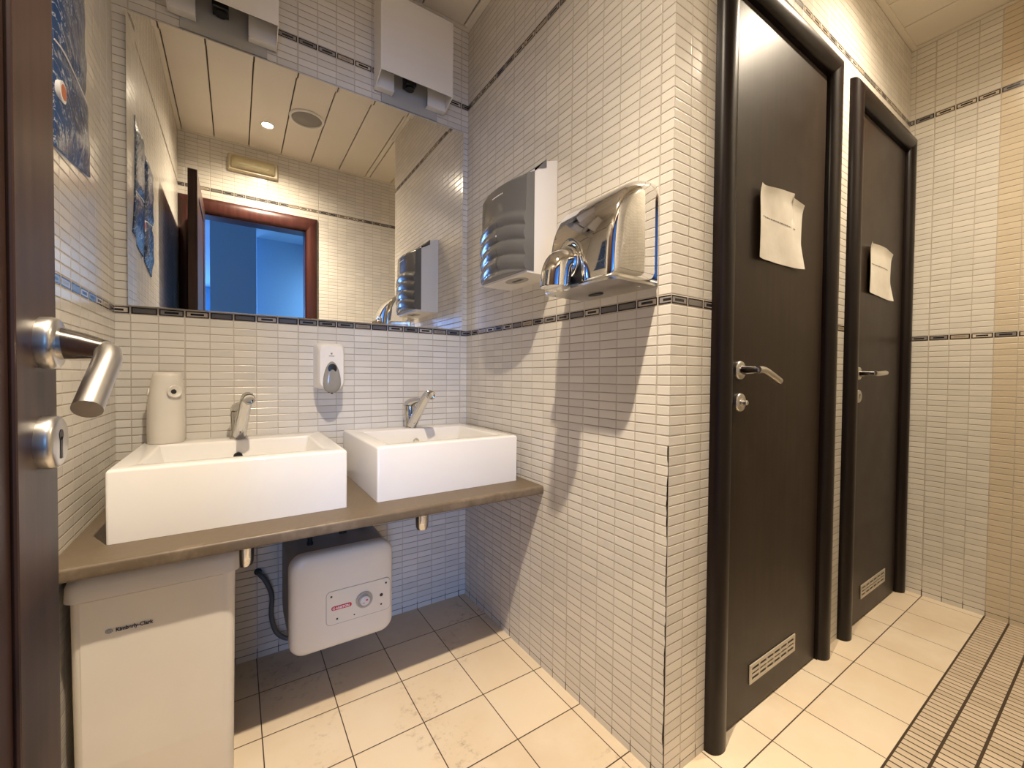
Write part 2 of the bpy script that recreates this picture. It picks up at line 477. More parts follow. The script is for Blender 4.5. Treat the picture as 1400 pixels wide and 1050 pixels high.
def cubicle_door(name, D, label, droop, knob):
    t = thing(name, (D['i0'], -B_, 0), label, 'door', kind='structure')
    y = -B_
    bm = bm_new(); box(bm, D['i0']+0.003, D['i1']-0.003, y-0.003, y+0.037, 0.006, ZT-0.004, 0.0015, 1)
    obj('door_leaf', bm, M['leaf'], t)
    door_frame(t, D, y, ZT, ZT+0.075, M['frame'])
    yp = y-0.003
    hx = D['i0']+0.056
    h = rosette(t, (hx, yp, 1.021), (0,-1,0), 0.026, M['satin'], 'door_handle')
    bm = bm_new()
    tube(bm, [(hx,yp-0.010,1.021),(hx,yp-0.030,1.021),(hx,yp-0.056,1.0215)], [0.0135,0.0115,0.0095], 16, 5)
    obj('handle_neck', bm, M['chrome'], h, True, 60)
    bm = bm_new()
    tube(bm, [(hx-0.006,yp-0.056,1.0225),(hx+0.02,yp-0.059,1.021),(hx+0.055,yp-0.060,1.021-droop*0.38),(hx+0.108,yp-0.059,1.021-droop)], [0.0095,0.0098,0.0098,0.0094], 18, 6)
    obj('lever', bm, M['satin'], h, True, 60)
    k = rosette(t, (hx+0.003, yp, 0.931), (0,-1,0), 0.026, M['satin'], 'lock_plate')
    if knob:
        bm = bm_new(); lathe(bm, (hx+0.003, yp-0.010, 0.931), (0,-1,0), [(0,0.011),(0.004,0.011),(0.004,0.007),(0.014,0.007),(0.016,0.005),(0.016,0)])
        obj('lock_knob', bm, M['satin'], k, True, 40)
    else:
        bm = bm_new(); lathe(bm, (hx+0.003, yp-0.010, 0.936), (0,-1,0), [(0,0.0045),(0.0006,0.0045),(0.0006,0)], 16); box(bm, hx+0.001, hx+0.005, yp-0.0106, yp-0.010, 0.922, 0.935)
        obj('keyhole', bm, M['black'], k)
    # vent grille
    vx0, vx1, vz0, vz1 = D['i0']+0.146, D['i0']+0.436, 0.091, 0.148
    g = bm_new()
    box(g, vx0, vx1, yp-0.0012, yp, vz0, vz1)
    xs = [vx0, vx0+0.012]; nc = 6; cw = (vx1-vx0-0.024)/nc
    gv = obj('vent_grille', g, M['black'], t)
    g = bm_new()
    box(g, vx0, vx1, yp-0.004, yp-0.0012, vz1-0.010, vz1); box(g, vx0, vx1, yp-0.004, yp-0.0012, vz0, vz0+0.010)
    hh = (vz1-vz0-0.020)
    for k2 in range(nc+1):
        xx = vx0+0.012+cw*k2
        wv = 0.012 if k2 in (0, nc) else 0.0035
        a0 = vx0 if k2 == 0 else (vx1-0.012 if k2 == nc else xx-wv)
        a1 = vx0+0.012 if k2 == 0 else (vx1 if k2 == nc else xx+wv)
        box(g, a0, a1, yp-0.004, yp-0.0012, vz0+0.010, vz1-0.010)
    for r2 in (1, 2):
        zc = vz0+0.010+hh*r2/3
        box(g, vx0+0.012, vx1-0.012, yp-0.0039, yp-0.0012, zc-0.0035, zc+0.0035)
    obj('vent_face', g, M['satin_vent'], gv)
    return t
M['satin_vent'] = plain('painted_vent', (0.55,0.50,0.42), 0.4, 0.3)
cubicle_door('door_1', D1, 'nearer dark brown cubicle door with a torn-cornered notice, beside the hand dryer wall', 0.029, True)
cubicle_door('door_2', D2, 'farther dark brown cubicle door next to the end wall', -0.004, False)

# ---- entrance doorway: frame on the inside face and the open leaf
t = thing('door_3', (EI0, YE, 0), 'reddish brown entrance door standing open at the left edge, with steel lever and keyhole plate', 'door', kind='structure')
DE = dict(o0=-W+0.001, i0=EI0, i1=EI1, o1=-0.368)
door_frame(t, DE, YE, EZ, EZ+0.108, M['entryframe'], sgn=1, dep=0.028)
bm = bm_new()
box(bm, EI0-0.02, EI0, YE-TH, YE, 0, EZ+0.02); box(bm, EI1, EI1+0.02, YE-TH, YE, 0, EZ+0.02); box(bm, EI0-0.02, EI1+0.02, YE-TH, YE, EZ, EZ+0.02)
obj('door_lining', bm, M['entryframe'], t)
LX, LY = -1.035, -1.046
bm = bm_new()
box(bm, LX-0.040, LX-0.005, YE+0.034, LY, 0.008, 2.045, 0.0015, 1)
box(bm, LX-0.0055, LX, LY-0.102, LY, 0.008, 2.045, 0.0025, 2)
box(bm, LX-0.0055, LX, YE+0.034, YE+0.136, 0.008, 2.045, 0.0025, 2)
box(bm, LX-0.0055, LX, YE+0.136, LY-0.102, 1.943, 2.045, 0.0025, 2)
box(bm, LX-0.0055, LX, YE+0.136, LY-0.102, 0.008, 0.160, 0.0025, 2)
obj('door_leaf', bm, M['entry'], t)
h = rosette(t, (LX, -1.087, 1.029), (1,0,0), 0.0265, M['satin'], 'door_handle', 0.013)
bm = bm_new(); tube(bm, [(LX+0.012,-1.087,1.029),(LX+0.030,-1.093,1.026),(LX+0.050,-1.103,1.0225)], [0.0165,0.0145,0.0105], 20, 5)
obj('handle_neck', bm, M['chromeb'], h, True, 60)
bm = bm_new(); tube(bm, [(LX+0.047,-1.096,1.0235),(LX+0.0515,-1.105,1.0205),(LX+0.0535,-1.118,1.012),(LX+0.0525,-1.138,0.996),(LX+0.050,-1.172,0.9665)], [0.0085,0.0108,0.0112,0.0112,0.0110], 24, 6)
obj('lever', bm, M['satin'], h, True, 60)
k = rosette(t, (LX, -1.089, 0.929), (1,0,0), 0.0270, M['satin'], 'lock_plate', 0.013)
bm = bm_new(); lathe(bm, (LX+0.013, -1.089, 0.936), (1,0,0), [(0,0.0055),(0.0006,0.0055),(0.0006,0)], 20); box(bm, LX+0.013, LX+0.0136, -1.0918, -1.0862, 0.912, 0.934)
obj('keyhole', bm, M['black'], k)

# ---- washbasin counter
bm = bm_new(); box(bm, -W, 0, -0.578, 0, 0.598, 0.626)
es = [e for e in bm.edges if all(v.co.y < -0.5 for v in e.verts) and abs(e.verts[0].co.z-e.verts[1].co.z) < 1e-6]
bmesh.ops.bevel(bm, geom=es, offset=0.007, segments=4, affect='EDGES', profile=0.5)
tag(obj('countertop', bm, M['counter'], None, True), 'brown laminate counter shelf with a worn front edge under both washbasins', 'counter')

# ---- washbasins
def basin(x0, x1, label):
    ya, yb, z0, z1 = -0.470, -0.002, 0.6265, 0.788
    t = thing('washbasin', ((x0+x1)/2, -0.24, z0), label, 'washbasin', 'white square washbasins on the counter')
    bm = bm_new()
    ix0, ix1, iy0, iy1 = x0+0.050, x1-0.052, ya+0.052, yb-0.112
    zb = z1-0.105
    o_b = [bm.verts.new(p) for p in ((x0,ya,z0),(x1,ya,z0),(x1,yb,z0),(x0,yb,z0))]
    o_t = [bm.verts.new(p) for p in ((x0,ya,z1),(x1,ya,z1),(x1,yb,z1),(x0,yb,z1))]
    i_t = [bm.verts.new(p) for p in ((ix0,iy0,z1),(ix1,iy0,z1),(ix1,iy1,z1),(ix0,iy1,z1))]
    i_b = [bm.verts.new(p) for p in ((ix0+.02,iy0+.02,zb),(ix1-.02,iy0+.02,zb),(ix1-.02,iy1-.008,zb),(ix0+.02,iy1-.008,zb))]
    bm.faces.new(o_b[::-1]); bm.faces.new(i_b)
    for A, Bq in ((o_b,o_t),(o_t,i_t),(i_t,i_b)):
        for j in range(4): bm.faces.new([A[j],A[(j+1)%4],Bq[(j+1)%4],Bq[j]])
    es = [e for e in bm.edges if not all(abs(v.co.z-z0) < 1e-6 for v in e.verts)]
    bmesh.ops.bevel(bm, geom=es, offset=0.0065, segments=4, affect='EDGES', profile=0.5)
    obj('basin', bm, M['ceramic'], t, True, 60)
    cx = (x0+x1)/2-0.006
    bm = bm_new(); lathe(bm, (cx, (iy0+iy1)/2, zb), (0,0,1), [(0,0.024),(0.002,0.024),(0.003,0.020),(0.001,0.016),(0.001,0)])
    obj('drain', bm, M['chromeb'], t, True, 40)
    return t, cx, iy1
b1, c1, iy = basin(-1.109, -0.613, 'left white square washbasin, the one with the air freshener on its rim')
b2, c2, iy = basin(-0.530, -0.036, 'right white square washbasin next to the dryer wall')
for b, cx, mt in ((b1, -0.868, M['black']), (b2, -0.281, M['chromeb'])):
    bm = bm_new(); lathe(bm, (cx, iy-0.0035, 0.738), (0,-1,-0.06), [(0,0.0),(0,0.0125),(0.0035,0.0125),(0.004,0.010),(0.001,0.007),(0.001,0)], 24)
    obj('overflow', bm, mt, b, True, 40)

# ---- mixer taps
def faucet(x, rot, label):
    z = 0.788; y = -0.072
    t = thing('faucet', (x, y, z), label, 'faucet', 'chrome mixer taps on the washbasins')
    c, s = math.cos(rot), math.sin(rot)
    def T(lx, ly, lz): return (x + lx*c - ly*s, y + lx*s + ly*c, z + lz)    # ly negative = towards the room
    bm = bm_new(); lathe(bm, T(0,0,0), (0,0,1), [(0,0),(0,0.0255),(0.003,0.0265),(0.008,0.0245),(0.008,0)], 28)
    obj('base_ring', bm, M['tapchrome'], t, True, 40)
    bm = bm_new()
    L = []
    for h, w, d, oy in ((0.007,0.0225,0.023,0.0),(0.03,0.0215,0.022,0.002),(0.06,0.0220,0.022,0.004),(0.080,0.0235,0.0235,0.004),(0.088,0.0215,0.0205,0.002)):
        L.append([T(w*math.cos(a), oy+d*math.sin(a), h) for a in [2*PI*i/24 for i in range(24)]])
    loft(bm, L); obj('tap_body', bm, M['tapchrome'], t, True, 50)
    bm = bm_new()   # arched lever over the body
    tube(bm, [T(0,0.027,0.078),T(0,0.012,0.093),T(0,-0.018,0.104),T(0,-0.052,0.112),T(0,-0.085,0.116)], [0.010,0.0165,0.0165,0.012,0.007], 16, 5, 1.35)
    obj('tap_lever', bm, M['tapchrome'], t, True, 60)
    bm = bm_new()   # slanting spout
    tube(bm, [T(0,-0.008,0.010),T(0,-0.042,0.046),T(0,-0.086,0.094),T(0,-0.120,0.128),T(0,-0.136,0.139),T(0,-0.146,0.141)], [0.0190,0.0185,0.0175,0.0165,0.0160,0.0155], 20, 6)
    sp = obj('spout', bm, M['tapchrome'], t, True, 60)
    bm = bm_new(); lathe(bm, T(0,-0.143,0.141), Vector(T(0,-1,-0.30))-Vector(T(0,0,0)), [(0,0.0150),(0.003,0.0165),(0.005,0.0150),(0.007,0.0165),(0.022,0.0165),(0.024,0.015),(0.024,0.011),(0.019,0.011),(0.019,0)], 24)
    obj('aerator', bm, M['tapchrome'], sp, True, 40)
    return t
faucet(-0.866, math.radians(9), 'chrome mixer tap with slanting spout on the left washbasin')
faucet(-0.288, math.radians(9), 'chrome mixer tap with slanting spout on the right washbasin')

# ---- chrome traps showing under the counter
for i, (x, y, lab) in enumerate(((-0.853, -0.255, 'chrome drain trap under the counter beside the white bin'), (-0.308, -0.255, 'chrome drain trap under the counter right of the water heater'))):
    t = thing('drain_trap', (x, y, 0.44), lab, 'drain pipe', 'chrome drain traps under the counter')
    bm = bm_new(); lathe(bm, (x, y, 0.436), (0,0,1), [(0,0),(0,0.008),(0.003,0.0185),(0.012,0.0225),(0.030,0.0235),(0.075,0.0235),(0.075,0)], 28)
    obj('trap_cup', bm, M['chromeb'], t, True, 50)
    bm = bm_new(); lathe(bm, (x, y, 0.511), (0,0,1), [(0,0.0255),(0.010,0.0255),(0.010,0.016),(0.087,0.016)], 28)
    obj('tail_pipe', bm, M['chromeb'], t, True, 40)
    bm = bm_new(); tube(bm, [(x,y+0.014,0.498),(x,y+0.06,0.498),(x,-0.0005,0.498)], 0.0125, 14, 3)
    obj('outlet_pipe', bm, M['chromeb'], t, True, 50)

# ---- mirror with a faint bevelled border
t = thing('mirror', (-0.59, 0, 1.2), 'large wall mirror above the two washbasins', 'mirror')
mx0, mx1, mz0, mz1 = -1.141, -0.032, 1.2015, 2.069
bm = bm_new()
bx = 0.020; dz = 0.00035
o = [bm.verts.new(p) for p in ((mx0,-0.020+dz,mz0),(mx1,-0.020+dz,mz0),(mx1,-0.020+dz,mz1),(mx0,-0.020+dz,mz1))]
i_ = [bm.verts.new(p) for p in ((mx0+bx,-0.020,mz0+0.001),(mx1-0.001,-0.020,mz0+0.001),(mx1-0.001,-0.020,mz1-bx),(mx0+bx,-0.020,mz1-bx))]
k_ = [bm.verts.new((v.co.x,-0.016,v.co.z)) for v in o]
bm.faces.new(i_); bm.faces.new(k_[::-1])
for j in range(4):
    bm.faces.new([o[j],o[(j+1)%4],i_[(j+1)%4],i_[j]]); bm.faces.new([k_[j],k_[(j+1)%4],o[(j+1)%4],o[j]])
obj('mirror_glass', bm, M['mirror'], t)
bm = bm_new(); box(bm, mx0+0.002, mx1-0.002, -0.0159, 0, mz0+0.002, mz1-0.002)
obj('backing_board', bm, M['lampplate'], t)

# ---- wall lamps (unlit box shades) above the mirror
def wall_lamp(dx, label):
    t = thing('wall_lamp', (-0.269+dx, 0, 2.1), label, 'wall lamp', 'white box wall lamps above the mirror')
    bm = bm_new(); box(bm, -0.388+dx, -0.150+dx, -0.005, 0, 2.086, 2.40, 0.001, 1)
    obj('back_plate', bm, M['lampplate'], t)
    bm = bm_new()
    x0, x1 = -0.417+dx, -0.122+dx
    box(bm, x0, x1, -0.101, -0.0985, 2.146, 2.446)
    for xa, s in ((x0, 1), (x1, -1)):
        a, b = sorted((xa, xa+s*0.0025))
        q = [(-0.0985,2.146),(-0.020,2.119),(-0.006,2.119),(-0.006,2.446),(-0.0985,2.446)]
        rings(bm, [[Vector((a,y,z)) for y,z in q],[Vector((b,y,z)) for y,z in q]])
    obj('lamp_shade', bm, M['lamp'], t)
    for xa, xb in ((x0+0.003, x0+0.071), (x1-0.083, x1-0.003)):
        bm = bm_new(); box(bm, xa, xb, -0.034, -0.031, 2.120, 2.19); box(bm, xa, xb, -0.031, -0.006, 2.120, 2.123)
        obj('shade_bracket', bm, M['lamp'], t)
    bm = bm_new(); box(bm, -0.303+dx, -0.259+dx, -0.052, -0.0055, 2.164, 2.25, 0.003, 2); cyl(bm, (-0.281+dx,-0.030,2.156), (-0.281+dx,-0.030,2.166), 0.018)
    obj('lamp_holder', bm, M['black'], t)
wall_lamp(0.0, 'right white box wall lamp above the mirror, near the corner')
wall_lamp(-0.629, 'left white box wall lamp above the mirror, cut by the top of the view')

# ---- soap dispenser
t = thing('soap_dispenser', (-0.585, 0, 0.95), 'white wall soap dispenser with a grey oval window between the taps', 'soap dispenser')
xc = -0.585
bm = bm_new(); L = []
for y, w, z0, z1, r in ((0.0008,0.098,0.948,1.113,0.012),(-0.030,0.098,0.947,1.113,0.014),(-0.060,0.094,0.947,1.112,0.018),(-0.078,0.088,0.948,1.108,0.022),(-0.088,0.078,0.950,1.101,0.026)):
    L.append([(xc+u, y, (z0+z1)/2+v) for u, v in rrect(w, z1-z0, r, 6)])
loft(bm, L)
obj('dispenser_body', bm, M['plastic'], t, True, 45)
bm = bm_new(); oz0, oz1, ow = 0.932, 1.046, 0.060
def oval_pts(k, y):   # pointed-top oval
    out = []
    for i in range(28):
        a = 2*PI*i/28
        v = math.sin(a); zz = 0.966 + (0.080*v if v > 0 else 0.033*v); ww = ow/2*math.cos(a)*(1-0.10*max(v,0)**2)
        out.append((xc+ww*k, y, 0.968+(zz-0.968)*k))
    return out
loft(bm, [oval_pts(1.0,-0.080), oval_pts(1.0,-0.0905), oval_pts(0.86,-0.0965), oval_pts(0.55,-0.1005)])
ov = obj('push_lever', bm, M['oval'], t, True, 60)
bm = bm_new(); L = []
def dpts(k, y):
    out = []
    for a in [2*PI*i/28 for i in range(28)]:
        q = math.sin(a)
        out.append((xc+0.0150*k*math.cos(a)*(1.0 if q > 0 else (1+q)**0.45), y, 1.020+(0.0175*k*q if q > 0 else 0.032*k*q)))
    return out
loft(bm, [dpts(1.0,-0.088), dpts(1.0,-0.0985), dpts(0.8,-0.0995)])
obj('lever_black_cap', bm, M['black'], ov, True, 50)  # black teardrop piece at the top of the push lever
bm = bm_new(); box(bm, xc-0.010, xc+0.008, -0.0886, -0.087, 1.064, 1.0665); box(bm, xc-0.004, xc+0.002, -0.0886, -0.087, 1.071, 1.077, 0.0007, 1)
obj('printed_mark', bm, M['inkgrey'], t)
bm = bm_new(); cyl(bm, (xc,-0.055,0.932), (xc,-0.055,0.949), 0.008); cyl(bm, (xc+0.006,-0.055,0.928), (xc+0.006,-0.055,0.933), 0.004)
obj('nozzle', bm, M['black'], t, True)

# ---- air freshener on the left basin
t = thing('air_freshener', (-1.050, -0.062, 0.789), 'tall cream air freshener dispenser standing on the rim of the left washbasin', 'air freshener')
bm = bm_new(); L = []
for z, w, d, dx in ((0.7890,0.086,0.082,0),(0.795,0.090,0.086,0),(0.84,0.0915,0.088,0),(0.90,0.0905,0.087,0.001),(0.945,0.084,0.081,0.002),(0.972,0.077,0.074,0.003),(0.990,0.073,0.070,0.004),(0.998,0.068,0.064,0.004),(1.0015,0.056,0.052,0.004)):
    L.append([(-1.050+dx+u, -0.060+v, z) for u, v in rrect(w, d, min(w,d)*0.47, 6)])
loft(bm, L); fb = obj('freshener_body', bm, M['cream'], t, True, 50)
bm = bm_new(); lathe(bm, (-1.0265,-0.0985,0.944), (0.45,-1,0.12), [(0,0.0),(0,0.0185),(0.0035,0.0185),(0.0045,0.0165),(0.002,0.0120),(0.002,0)], 28)
rg = obj('spray_recess', bm, M['cream'], t, True, 40)
bm = bm_new(); L = []
lathe(bm, (-1.0285,-0.1005,0.944), (0.45,-1,0.12), [(0,0.0),(0,0.0068),(0.0028,0.0068),(0.0030,0)], 20)
obj('spray_hole', bm, M['black'], rg, True, 40)
bm = bm_new(); lathe(bm, (-1.0895,-0.070,0.942), (-1,-0.25,0.15), [(0,0.0),(0,0.012),(0.003,0.011),(0.004,0)], 24)
obj('side_button', bm, M['plastic'], t, True, 40)

# ---- paper towel dispenser
t = thing('towel_dispenser', (0, -0.497, 1.32), 'grey and white paper towel dispenser on the wall left of the chrome dryer', 'towel dispenser')
ya, yb = -0.634, -0.362
bm = bm_new()
pr = [(0,1.323),(-0.118,1.323),(-0.118,1.345),(-0.092,1.345),(-0.092,1.648),(-0.046,1.664),(-0.046,1.684),(-0.006,1.698),(0,1.698)]
rings(bm, [[Vector((x,ya,z)) for x,z in pr],[Vector((x,yb,z)) for x,z in pr]])
obj('dispenser_body', bm, M['plastic'], t)
# cover: side shell + bulging ribbed front
bm = bm_new()
NY, NZ = 28, 90
zb, ztp = 1.330, 1.640
def front(sy, sz):
    y = ya-0.002 + (yb-ya+0.004)*sy
    z = zb + (ztp-zb)*sz
    bul = 0.024*(1-(2*sy-1)**2)
    x = -0.122-bul - 0.003*math.sin(sz*PI)
    arch = 0.020*(1-(2*sy-1)**2)                  # ridges arch upwards in the middle
    zr = z-arch*0.9
    if zr < 1.515:
        ph = (1.515-zr)/0.0465
        env = min(1, (1.515-zr)/0.02)
        x -= 0.0080*env*(abs(math.sin(ph*PI))**0.7)
    if sz > 0.93: x += 0.030*((sz-0.93)/0.07)**2
    return Vector((x, y, z))
gr = [[bm.verts.new(front(j/NY, i/NZ)) for j in range(NY+1)] for i in range(NZ+1)]
for i in range(NZ):
    for j in range(NY): bm.faces.new([gr[i][j],gr[i][j+1],gr[i+1][j+1],gr[i+1][j]])
def strip(edge, xback):
    bk = [bm.verts.new((xback, v.co.y, v.co.z)) for v in edge]
    for k in range(len(edge)-1): bm.faces.new([edge[k],edge[k+1],bk[k+1],bk[k]])
strip([gr[i][0] for i in range(NZ+1)], -0.0925); strip([gr[i][NY] for i in range(NZ+1)], -0.0925)
strip(gr[0], -0.0925)
tp = gr[NZ]; bk = [bm.verts.new((-0.046, v.co.y, 1.668)) for v in tp]
bk2 = [bm.verts.new((-0.046, v.co.y, 1.690)) for v in tp]
for k in range(NY):
    bm.faces.new([tp[k],tp[k+1],bk2[k+1],bk2[k]])
for side in (0, NY):
    v = tp[side]; a = bm.verts.new((-0.0925, v.co.y, 1.640)); b = bm.verts.new((-0.0925, v.co.y, 1.648)); c = bm.verts.new((-0.046, v.co.y, 1.664))
    bm.faces.new([v, bk2[side], c, b, a])
cv = obj('cover', bm, M['grey'], t, True, 50)
bm = bm_new(); n = 30
pts0 = [];
for i in range(n+1):
    sz = 0.03+0.53*i/n; v = front(0.45, sz); pts0.append(v)
for a, b in zip(pts0[:-1], pts0[1:]):
    q = [bm.verts.new(p) for p in ((a.x-0.0012,a.y-0.0014,a.z),(a.x-0.0012,a.y+0.0014,a.z),(b.x-0.0012,b.y+0.0014,b.z),(b.x-0.0012,b.y-0.0014,b.z))]; bm.faces.new(q)
obj('level_slot', bm, M['black'], cv)
bm = bm_new(); v = front(0.45, 0.415); lathe(bm, (v.x-0.001, v.y, v.z), (-1,0,0), [(0,0),(0,0.0032),(0.0012,0.003),(0.0012,0)], 14)
obj('slot_dot', bm, M['white'], cv)
bm = bm_new()
for k in range(9):
    y = -0.470-0.0075*k; v = front((y-ya)/(yb-ya), 0.855); box(bm, v.x-0.0006, v.x+0.0004, y-0.003, y+0.002, v.z-0.0018, v.z+0.0018)
obj('printed_mark', bm, M['lamp'], cv)
bm = bm_new(); L = [[(-0.075+0.030*math.cos(a), -0.515+0.055*math.sin(a), z) for a in [2*PI*i/28 for i in range(28)]] for z in (1.3222, 1.3235)]
loft(bm, L)
sl = obj('towel_outlet', bm, M['lampplate'], t)
bm = bm_new(); box(bm, -0.081, -0.069, -0.548, -0.490, 1.3216, 1.3221)
obj('outlet_slit', bm, M['black'], sl)

# ---- chrome hand dryer
t = thing('hand_dryer', (0, -0.90, 1.22), 'polished chrome hand dryer with a down-turned nozzle, close to the wall corner', 'hand dryer')
y0, y1 = -1.026, -0.780
def dprof(k, inset):
    """side profile (x,z) of the shell; k shrinks"""
    out = []
    base = [(0.0,1.2305),(-0.060,1.2295),(-0.125,1.2295),(-0.150,1.2330),(-0.1575,1.243),(-0.1565,1.300),(-0.1500,1.355),(-0.137,1.400),(-0.116,1.437),(-0.088,1.464),(-0.055,1.480),(-0.022,1.486),(0.0,1.486)]
    cx, cz = 0.0, 1.345
    return [((x)*(1-inset/0.16), cz+(z-cz)*(1-inset/0.128)) for x, z in base]
def fine(pr):
    c = catmull([(x,0,z) for x,z in pr], 3); return [(p.x, p.z) for p in c]
bm = bm_new(); L = []
for y, ins in ((y0,0.030),(y0+0.003,0.016),(y0+0.008,0.008),(y0+0.015,0.003),(y0+0.026,0.0),(y1-0.026,0.0),(y1-0.015,0.003),(y1-0.008,0.008),(y1-0.003,0.016),(y1,0.030)):
    L.append([(x, y, z) for x, z in fine(dprof(1, ins))])
loft(bm, L)
sh = obj('shell', bm, M['chrome'], t, True, 70)
bm = bm_new(); L = []                                     # flat base plate with a lip
for z, g in ((1.2225,-0.002),(1.2235,0.004),(1.2285,0.005),(1.2300,0.002)):
    L.append([(-0.080+u, (y0+y1)/2+v, z) for u, v in rrect(0.160+2*g-0.002, (y1-y0)+0.006+2*g, [0.022,0.022,0.030,0.030], 6)])
L = [[(min(x,0), y, z) for x,y,z in q] for q in L]
loft(bm, L); bp = obj('base_plate', bm, M['satin'], t, True, 40)
bm = bm_new()
bm.free()
for (x, y) in ((-0.045,-1.005),(-0.135,-0.79)):
    bm = bm_new(); lathe(bm, (x,y,1.2226), (0,0,-1), [(0,0.005),(0.0015,0.0045),(0.002,0)], 14)
    obj('screw', bm, M['chromeb'], bp, True)
bm = bm_new(); L = []
loft(bm, [[(-0.060+0.012*math.cos(a), -0.875+0.026*math.sin(a), z) for a in [2*PI*i/20 for i in range(20)]] for z in (1.2205,1.2226)])
obj('air_inlet', bm, M['black'], bp)
# back rim against the wall
bm = bm_new()
rp = [((y0+y1)/2+u, 1.352+v) for u, v in rrect((y1-y0)+0.008, 0.258, [0.045,0.045,0.012,0.012], 7)]
loft(bm, [[(0.0008,y,z) for y,z in rp],[(-0.005,y,z) for y,z in rp]])
obj('wall_plate', bm, M['chromeb'], t, True, 40)
# nozzle recess arch, collar and elbow
ny = -0.876
bm = bm_new()
def arch(w, h, x): return [(x, ny+w*math.cos(a), 1.235+h*(max(math.sin(a),0)) ) for a in [PI*i/20 for i in range(21)]]
A = arch(0.063,0.118,-0.1500); A2 = arch(0.063,0.118,-0.1600); A3 = arch(0.052,0.106,-0.1600); A4 = arch(0.047,0.100,-0.1545)
vr = [[bm.verts.new(p) for p in q] for q in (A,A2,A3,A4)]
for q, r in zip(vr[:-1], vr[1:]):
    for k in range(20): bm.faces.new([q[k],q[k+1],r[k+1],r[k]])
obj('nozzle_surround', bm, M['chrome'], t, True, 60)
bm = bm_new(); A4b = arch(0.050,0.103,-0.1585); A5 = arch(0.050,0.103,-0.150)
loft(bm, [A4b, A5]); obj('nozzle_recess', bm, M['black'], t)
bm = bm_new(); lathe(bm, (-0.155,ny,1.288), (-1,0,0.05), [(0,0.041),(0.008,0.0430),(0.012,0.0415),(0.016,0.0430),(0.020,0.0400),(0.020,0.030)], 32)
cl = obj('nozzle_collar', bm, M['chrome'], t, True, 40)
bm = bm_new()
tube(bm, [(-0.158,ny,1.287),(-0.174,ny,1.2865),(-0.191,ny-0.001,1.277),(-0.200,ny-0.002,1.258),(-0.203,ny-0.002,1.238),(-0.204,ny-0.002,1.221)], [0.0365,0.0370,0.0375,0.0380,0.0382,0.0385], 32, 6, caps=False)
lathe(bm, (-0.204,ny-0.002,1.2215), (0,0,1), [(0,0.0385),(-0.001,0.0370),(0.001,0.0355),(0.010,0.0350)], 32)
nz = obj('nozzle', bm, M['chrome'], t, True, 50)
bm = bm_new(); cyl(bm, (-0.204,ny-0.002,1.2245), (-0.204,ny-0.002,1.2255), 0.0356)
obj('nozzle_mouth', bm, M['black'], nz)

# ---- water heater under the counter
t = thing('water_heater', (-0.582, 0, 0.13), 'cream square water heater mounted on the wall under the counter', 'water heater')
hx0, hx1, hz0, hz1 = -0.742, -0.428, 0.134, 0.444
hcx, hcz = (hx0+hx1)/2, (hz0+hz1)/2
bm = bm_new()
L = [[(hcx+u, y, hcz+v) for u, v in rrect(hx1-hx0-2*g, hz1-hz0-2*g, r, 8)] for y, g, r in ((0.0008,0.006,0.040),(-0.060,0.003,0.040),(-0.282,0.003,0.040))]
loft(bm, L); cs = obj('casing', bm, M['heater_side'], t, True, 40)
bm = bm_new()
L = [[(hcx+u, y, hcz+v) for u, v in rrect(hx1-hx0-2*g, hz1-hz0-2*g, r, 8)] for y, g, r in ((-0.268,0.0,0.042),(-0.285,0.0,0.042),(-0.296,0.003,0.041),(-0.302,0.009,0.038),(-0.306,0.022,0.034),(-0.308,0.045,0.028))]
loft(bm, L); fr = obj('front_cover', bm, M['heater'], t, True, 40)
px0, px1, pz0, pz1 = -0.640, -0.442, 0.213, 0.318
pcx, pcz = (px0+px1)/2, (pz0+pz1)/2
bm = bm_new()
prism(bm, rrect(px1-px0+0.003, pz1-pz0+0.003, 0.0145, 6), lambda u,v:(pcx+u,-0.300,pcz+v), lambda u,v:(pcx+u,-0.3084,pcz+v))
obj('panel_gap', bm, M['heater_side'], fr)
bm = bm_new()
prism(bm, rrect(px1-px0, pz1-pz0, 0.013, 6), lambda u,v:(pcx+u,-0.300,pcz+v), lambda u,v:(pcx+u,-0.3090,pcz+v))
pn = obj('control_panel', bm, M['heater'], t)
bm = bm_new(); lathe(bm, (-0.5255,-0.309,0.2655), (0,-1,0), [(0,0),(0,0.0265),(0.003,0.0260),(0.004,0.0225),(0.0022,0.0185),(0.0022,0)], 36)
obj('dial_ring', bm, M['creamdark'], pn, True, 40)
bm = bm_new(); lathe(bm, (-0.5255,-0.311,0.2655), (0,-1,0), [(0,0),(0,0.0165),(0.008,0.0150),(0.009,0.013),(0.009,0)], 30)
dl = obj('dial_knob', bm, M['cream'], pn, True, 40)
bm = bm_new(); box(bm, -0.5235, -0.5165, -0.3206, -0.3195, 0.2655, 0.2700); box(bm, -0.5335,-0.5265,-0.3206,-0.3195,0.2590,0.2605)
obj('dial_mark', bm, M['red'], dl)
for x, z, r in ((-0.626,0.302,0.0032),(-0.455,0.302,0.0032),(-0.609,0.228,0.0032),(-0.471,0.2345,0.0032),(-0.4705,0.2655,0.0056),(-0.557,0.2255,0.0022)):
    bm = bm_new(); lathe(bm, (x,-0.309,z), (0,-1,0), [(0,r),(0.0012,r*0.8),(0.0012,0)], 14)
    obj('panel_screw', bm, M['black'], pn)
bm = bm_new(); prism(bm, rrect(0.061, 0.0125, 0.006, 6), lambda u,v:(-0.5955+u,-0.309,0.2635+v), lambda u,v:(-0.5955+u,-0.3102,0.2635+v))
bd = obj('name_badge', bm, M['red'], pn)
